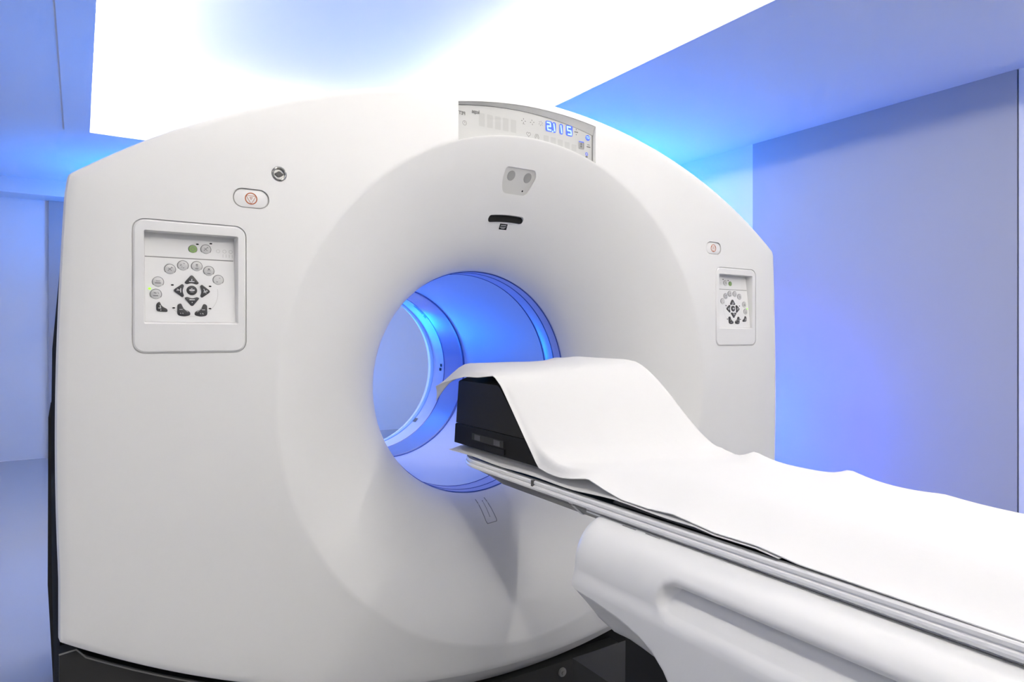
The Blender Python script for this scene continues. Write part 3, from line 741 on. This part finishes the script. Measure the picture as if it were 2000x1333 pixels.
# positioning block
BL = thing('positioning_block', (XC, 1.4, CAMZ-.297), 'black wedge-shaped positioning block under the white sheet at the end of the table', 'positioning block')
def hx(x): return (x+.187)/.385
def ridge(x): return 1.405-.095*hx(x)
def foot(x): return 1.205-.195*hx(x)
def topb(x): return -.104+.030*hx(x)
def block(za, zb, x0, x1, grow=0):
    m_ = MB(); rows_ = []
    for i in range(13):
        x = x0+(x1-x0)*i/12
        sl = lambda z: foot(x)+(ridge(x)-foot(x))*(z+.296)/(topb(x)+.296)
        ztop = zb if zb is not None else min(sheet(1.606, x), sheet(ridge(x)+.02, x))-.005
        y1a, y1b = (1.612+grow*.4-.008*max(0, za+.296)/.19), (1.612+grow*.4-.018*(ztop+.296)/.19)
        rows_.append([(x, sl(za)+.008-grow, za), (x, y1a, za), (x, y1b, ztop-.004), (x, y1b-.006, ztop), (x, sl(ztop)+.014-grow, ztop), (x, sl(ztop-.006)+.009-grow, ztop-.006)])
    m_.grid(rows_, wrap=True); m_.cap(rows_[0]); m_.cap(rows_[-1][::-1]); return m_
# top sheet
HEM = [(.28, -.3255), (.35, -.3245), (.49, -.3225), (.57, -.3215), (.64, -.314), (.72, -.315), (.81, -.306), (.87, -.310), (.94, -.309), (.99, -.300), (1.04, -.288), (1.09, -.298), (1.13, -.303), (1.17, -.302), (1.212, -.296), (1.253, -.252), (1.317, -.182), (1.37, -.125), (1.405, -.101), (1.482, -.110), (1.55, -.112), (1.607, -.122), (1.66, -.134), (1.71, -.150)]
def sheet(D, x):
    k_ = hx(x); rd, ft = ridge(x), foot(x)
    flat = -.2825+.010*k_
    top = topb(x)+.004+.004*smooth(.5, 1, k_)
    if D >= rd: z = top
    elif D <= ft: z = flat
    else:
        q = (D-ft)/(rd-ft); q = q+.045*sin(2*pi*(q-.02))*-1
        z = flat+(top-flat)*max(0, min(1, q))
    # soft rounding at crest and foot
    for c0, amt in ((rd, -.004), (ft, .010)): z += amt*math.exp(-((D-c0)/.022)**2)
    # droop past the end of the block, most at the near corner
    if D > 1.54: z += (-.086-.060*smooth(-.085, -.19, x)-z)*smooth(1.54, 1.70, D)
    # ripples along the far edge and broad folds
    far = smooth(.80, 1.0, k_)
    for c0, a, wl, wr in ((.932, .018, .045, .03), (.717, .015, .045, .025), (.55, .006, .05, .04), (1.66, .010, .05, .04)):
        d_ = D-c0; z += a*far*math.exp(-abs(d_/(wr if d_ > 0 else wl))**1.3)
    z += .0025*sin(D*9+x*4)*smooth(1.2, 1.0, D) if D < 1.2 else 0
    # near edge rolls down to the hem
    hem = interp(HEM, D)
    e = smooth(-.172+.135*smooth(1.15, .95, D), -.1895, x) if D > .9 else smooth(-.037, -.1895, x)
    z = z+(hem-z)*e if D < 1.56 else z+(hem-z)*e
    # far edge hangs down
    if x > .200: z -= (x-.200)*8*.45
    return z
xs = [-.1895, -.1885, -.186, -.182, -.178, -.173, -.168, -.163, -.158]+[-.15+i*.017 for i in range(20)]+[.186, .192, .197, .201, .2035, .206, .208]
ds = [YE+.02+i*.06 for i in range(24)]+[.11+i*.0125 for i in range(128)]
ds = [d_ for d_ in ds if d_ < 1.705]+[1.708]
def sfun(D, x):
    z = sheet(D, x); y = D+.006*sin(x*30)*smooth(1.6, 1.7, D)
    xx = x
    if D > 1.6: xx = x-(D-1.60)*.06*smooth(.1, -.19, x)
    return (xx, y, z)
mb = thick_sheet(sfun, ds, xs, .0016)
# corner of the hem hanging down past the end of the block
fl = []
for i in range(9):
    D = 1.612+.096*i/8; X_, Y_, Z_ = sfun(D, xs[0]); dep = .044*(i/8)**1.3
    fl.append([(X_+.004*sin(3*t/4), Y_, Z_-dep*t/4) for t in range(5)])
mb.grid(fl); mb.grid([[(a+.0014, b, c) for a, b, c in r] for r in fl])
tag(mb.build('draped_sheet', 'cloth', None, TOF, ang=60), 'large white cotton sheet draped over the black block and along the patient table', 'sheet')

block(-.2415, None, -.184, .190).build('block_body', 'foam', BL, TOF)
block(-.2965, -.2425, -.187, .193, .004).build('block_base', 'foam_low', BL, TOF)
mb = MB().box((-.1885, 1.36, -.276), (-.1865, 1.515, -.259)); mb.box((-.1892, 1.375, -.2745), (-.1884, 1.405, -.261), 1); mb.box((-.1892, 1.47, -.2745), (-.1884, 1.50, -.261), 1)
mb.build('block_label', ['tag', 'key_dark'], BL, TOF, label='grey printed label on the side of the block', smooth=False)
mb = MB().box((-.190, 1.355, -.292), (-.1865, 1.45, -.279)); lt = mb.build('latch', 'black', BL, TOF, smooth=False)

def liner2(D, x):
    X_, Y_, z = liner(D, x)
    return (X_, Y_, min(z, sheet(D, x)-.0035))
mb = thick_sheet(liner2, [.60+i*.02 for i in range(52)]+[1.635], [-.1925+.385*j/40 for j in range(41)], .0012)
tag(mb.build('liner_sheet', 'liner', None, TOF), 'thin white under-sheet on the table beneath the black positioning block', 'sheet')
rowsL = []
for D in [YE+.05, -1, -.5, 0]+[.2+.05*i for i in range(15)]+[.93, .95, .965, .98]:
    e = interp([(.88, 0), (.98, 1)], D); h = .041*sqrt(max(0, 1-e**3))+.001
    P = [(-.176, -.3262)]+[(x, max(-.3255, min(-.3262+h, sheet(D, x)-.0065))) for x in (-.174, -.165, -.15, -.13, -.11, -.09, -.06, -.03, 0, .05, .10, .15, .168)]+[(.176, -.3262)]
    rowsL.append([(x, D, z) for x, z in P])
mb = MB().grid(rowsL, wrap=True); mb.cap(rowsL[0]); mb.cap(rowsL[-1][::-1])
tag(mb.build('mattress', 'vinyl', None, TOF), 'thin dark mattress pad lying on the patient table under the sheet', 'mattress')
TILT = radians(.5); py, pz = 1.25, CAMZ-.33       # the table top slopes down half a degree away from the scanner
for o in bpy.data.objects:
    if o.parent is None and o.name in ('patient_table', 'draped_sheet', 'liner_sheet', 'mattress', 'positioning_block'):
        dy, dz = o.location.y-py, o.location.z-pz
        o.location.y = py+dy*cos(TILT)-dz*sin(TILT); o.location.z = pz+dy*sin(TILT)+dz*cos(TILT); o.rotation_euler.x = TILT
for o in bpy.data.objects:
    if '_w' in o: del o['_w']
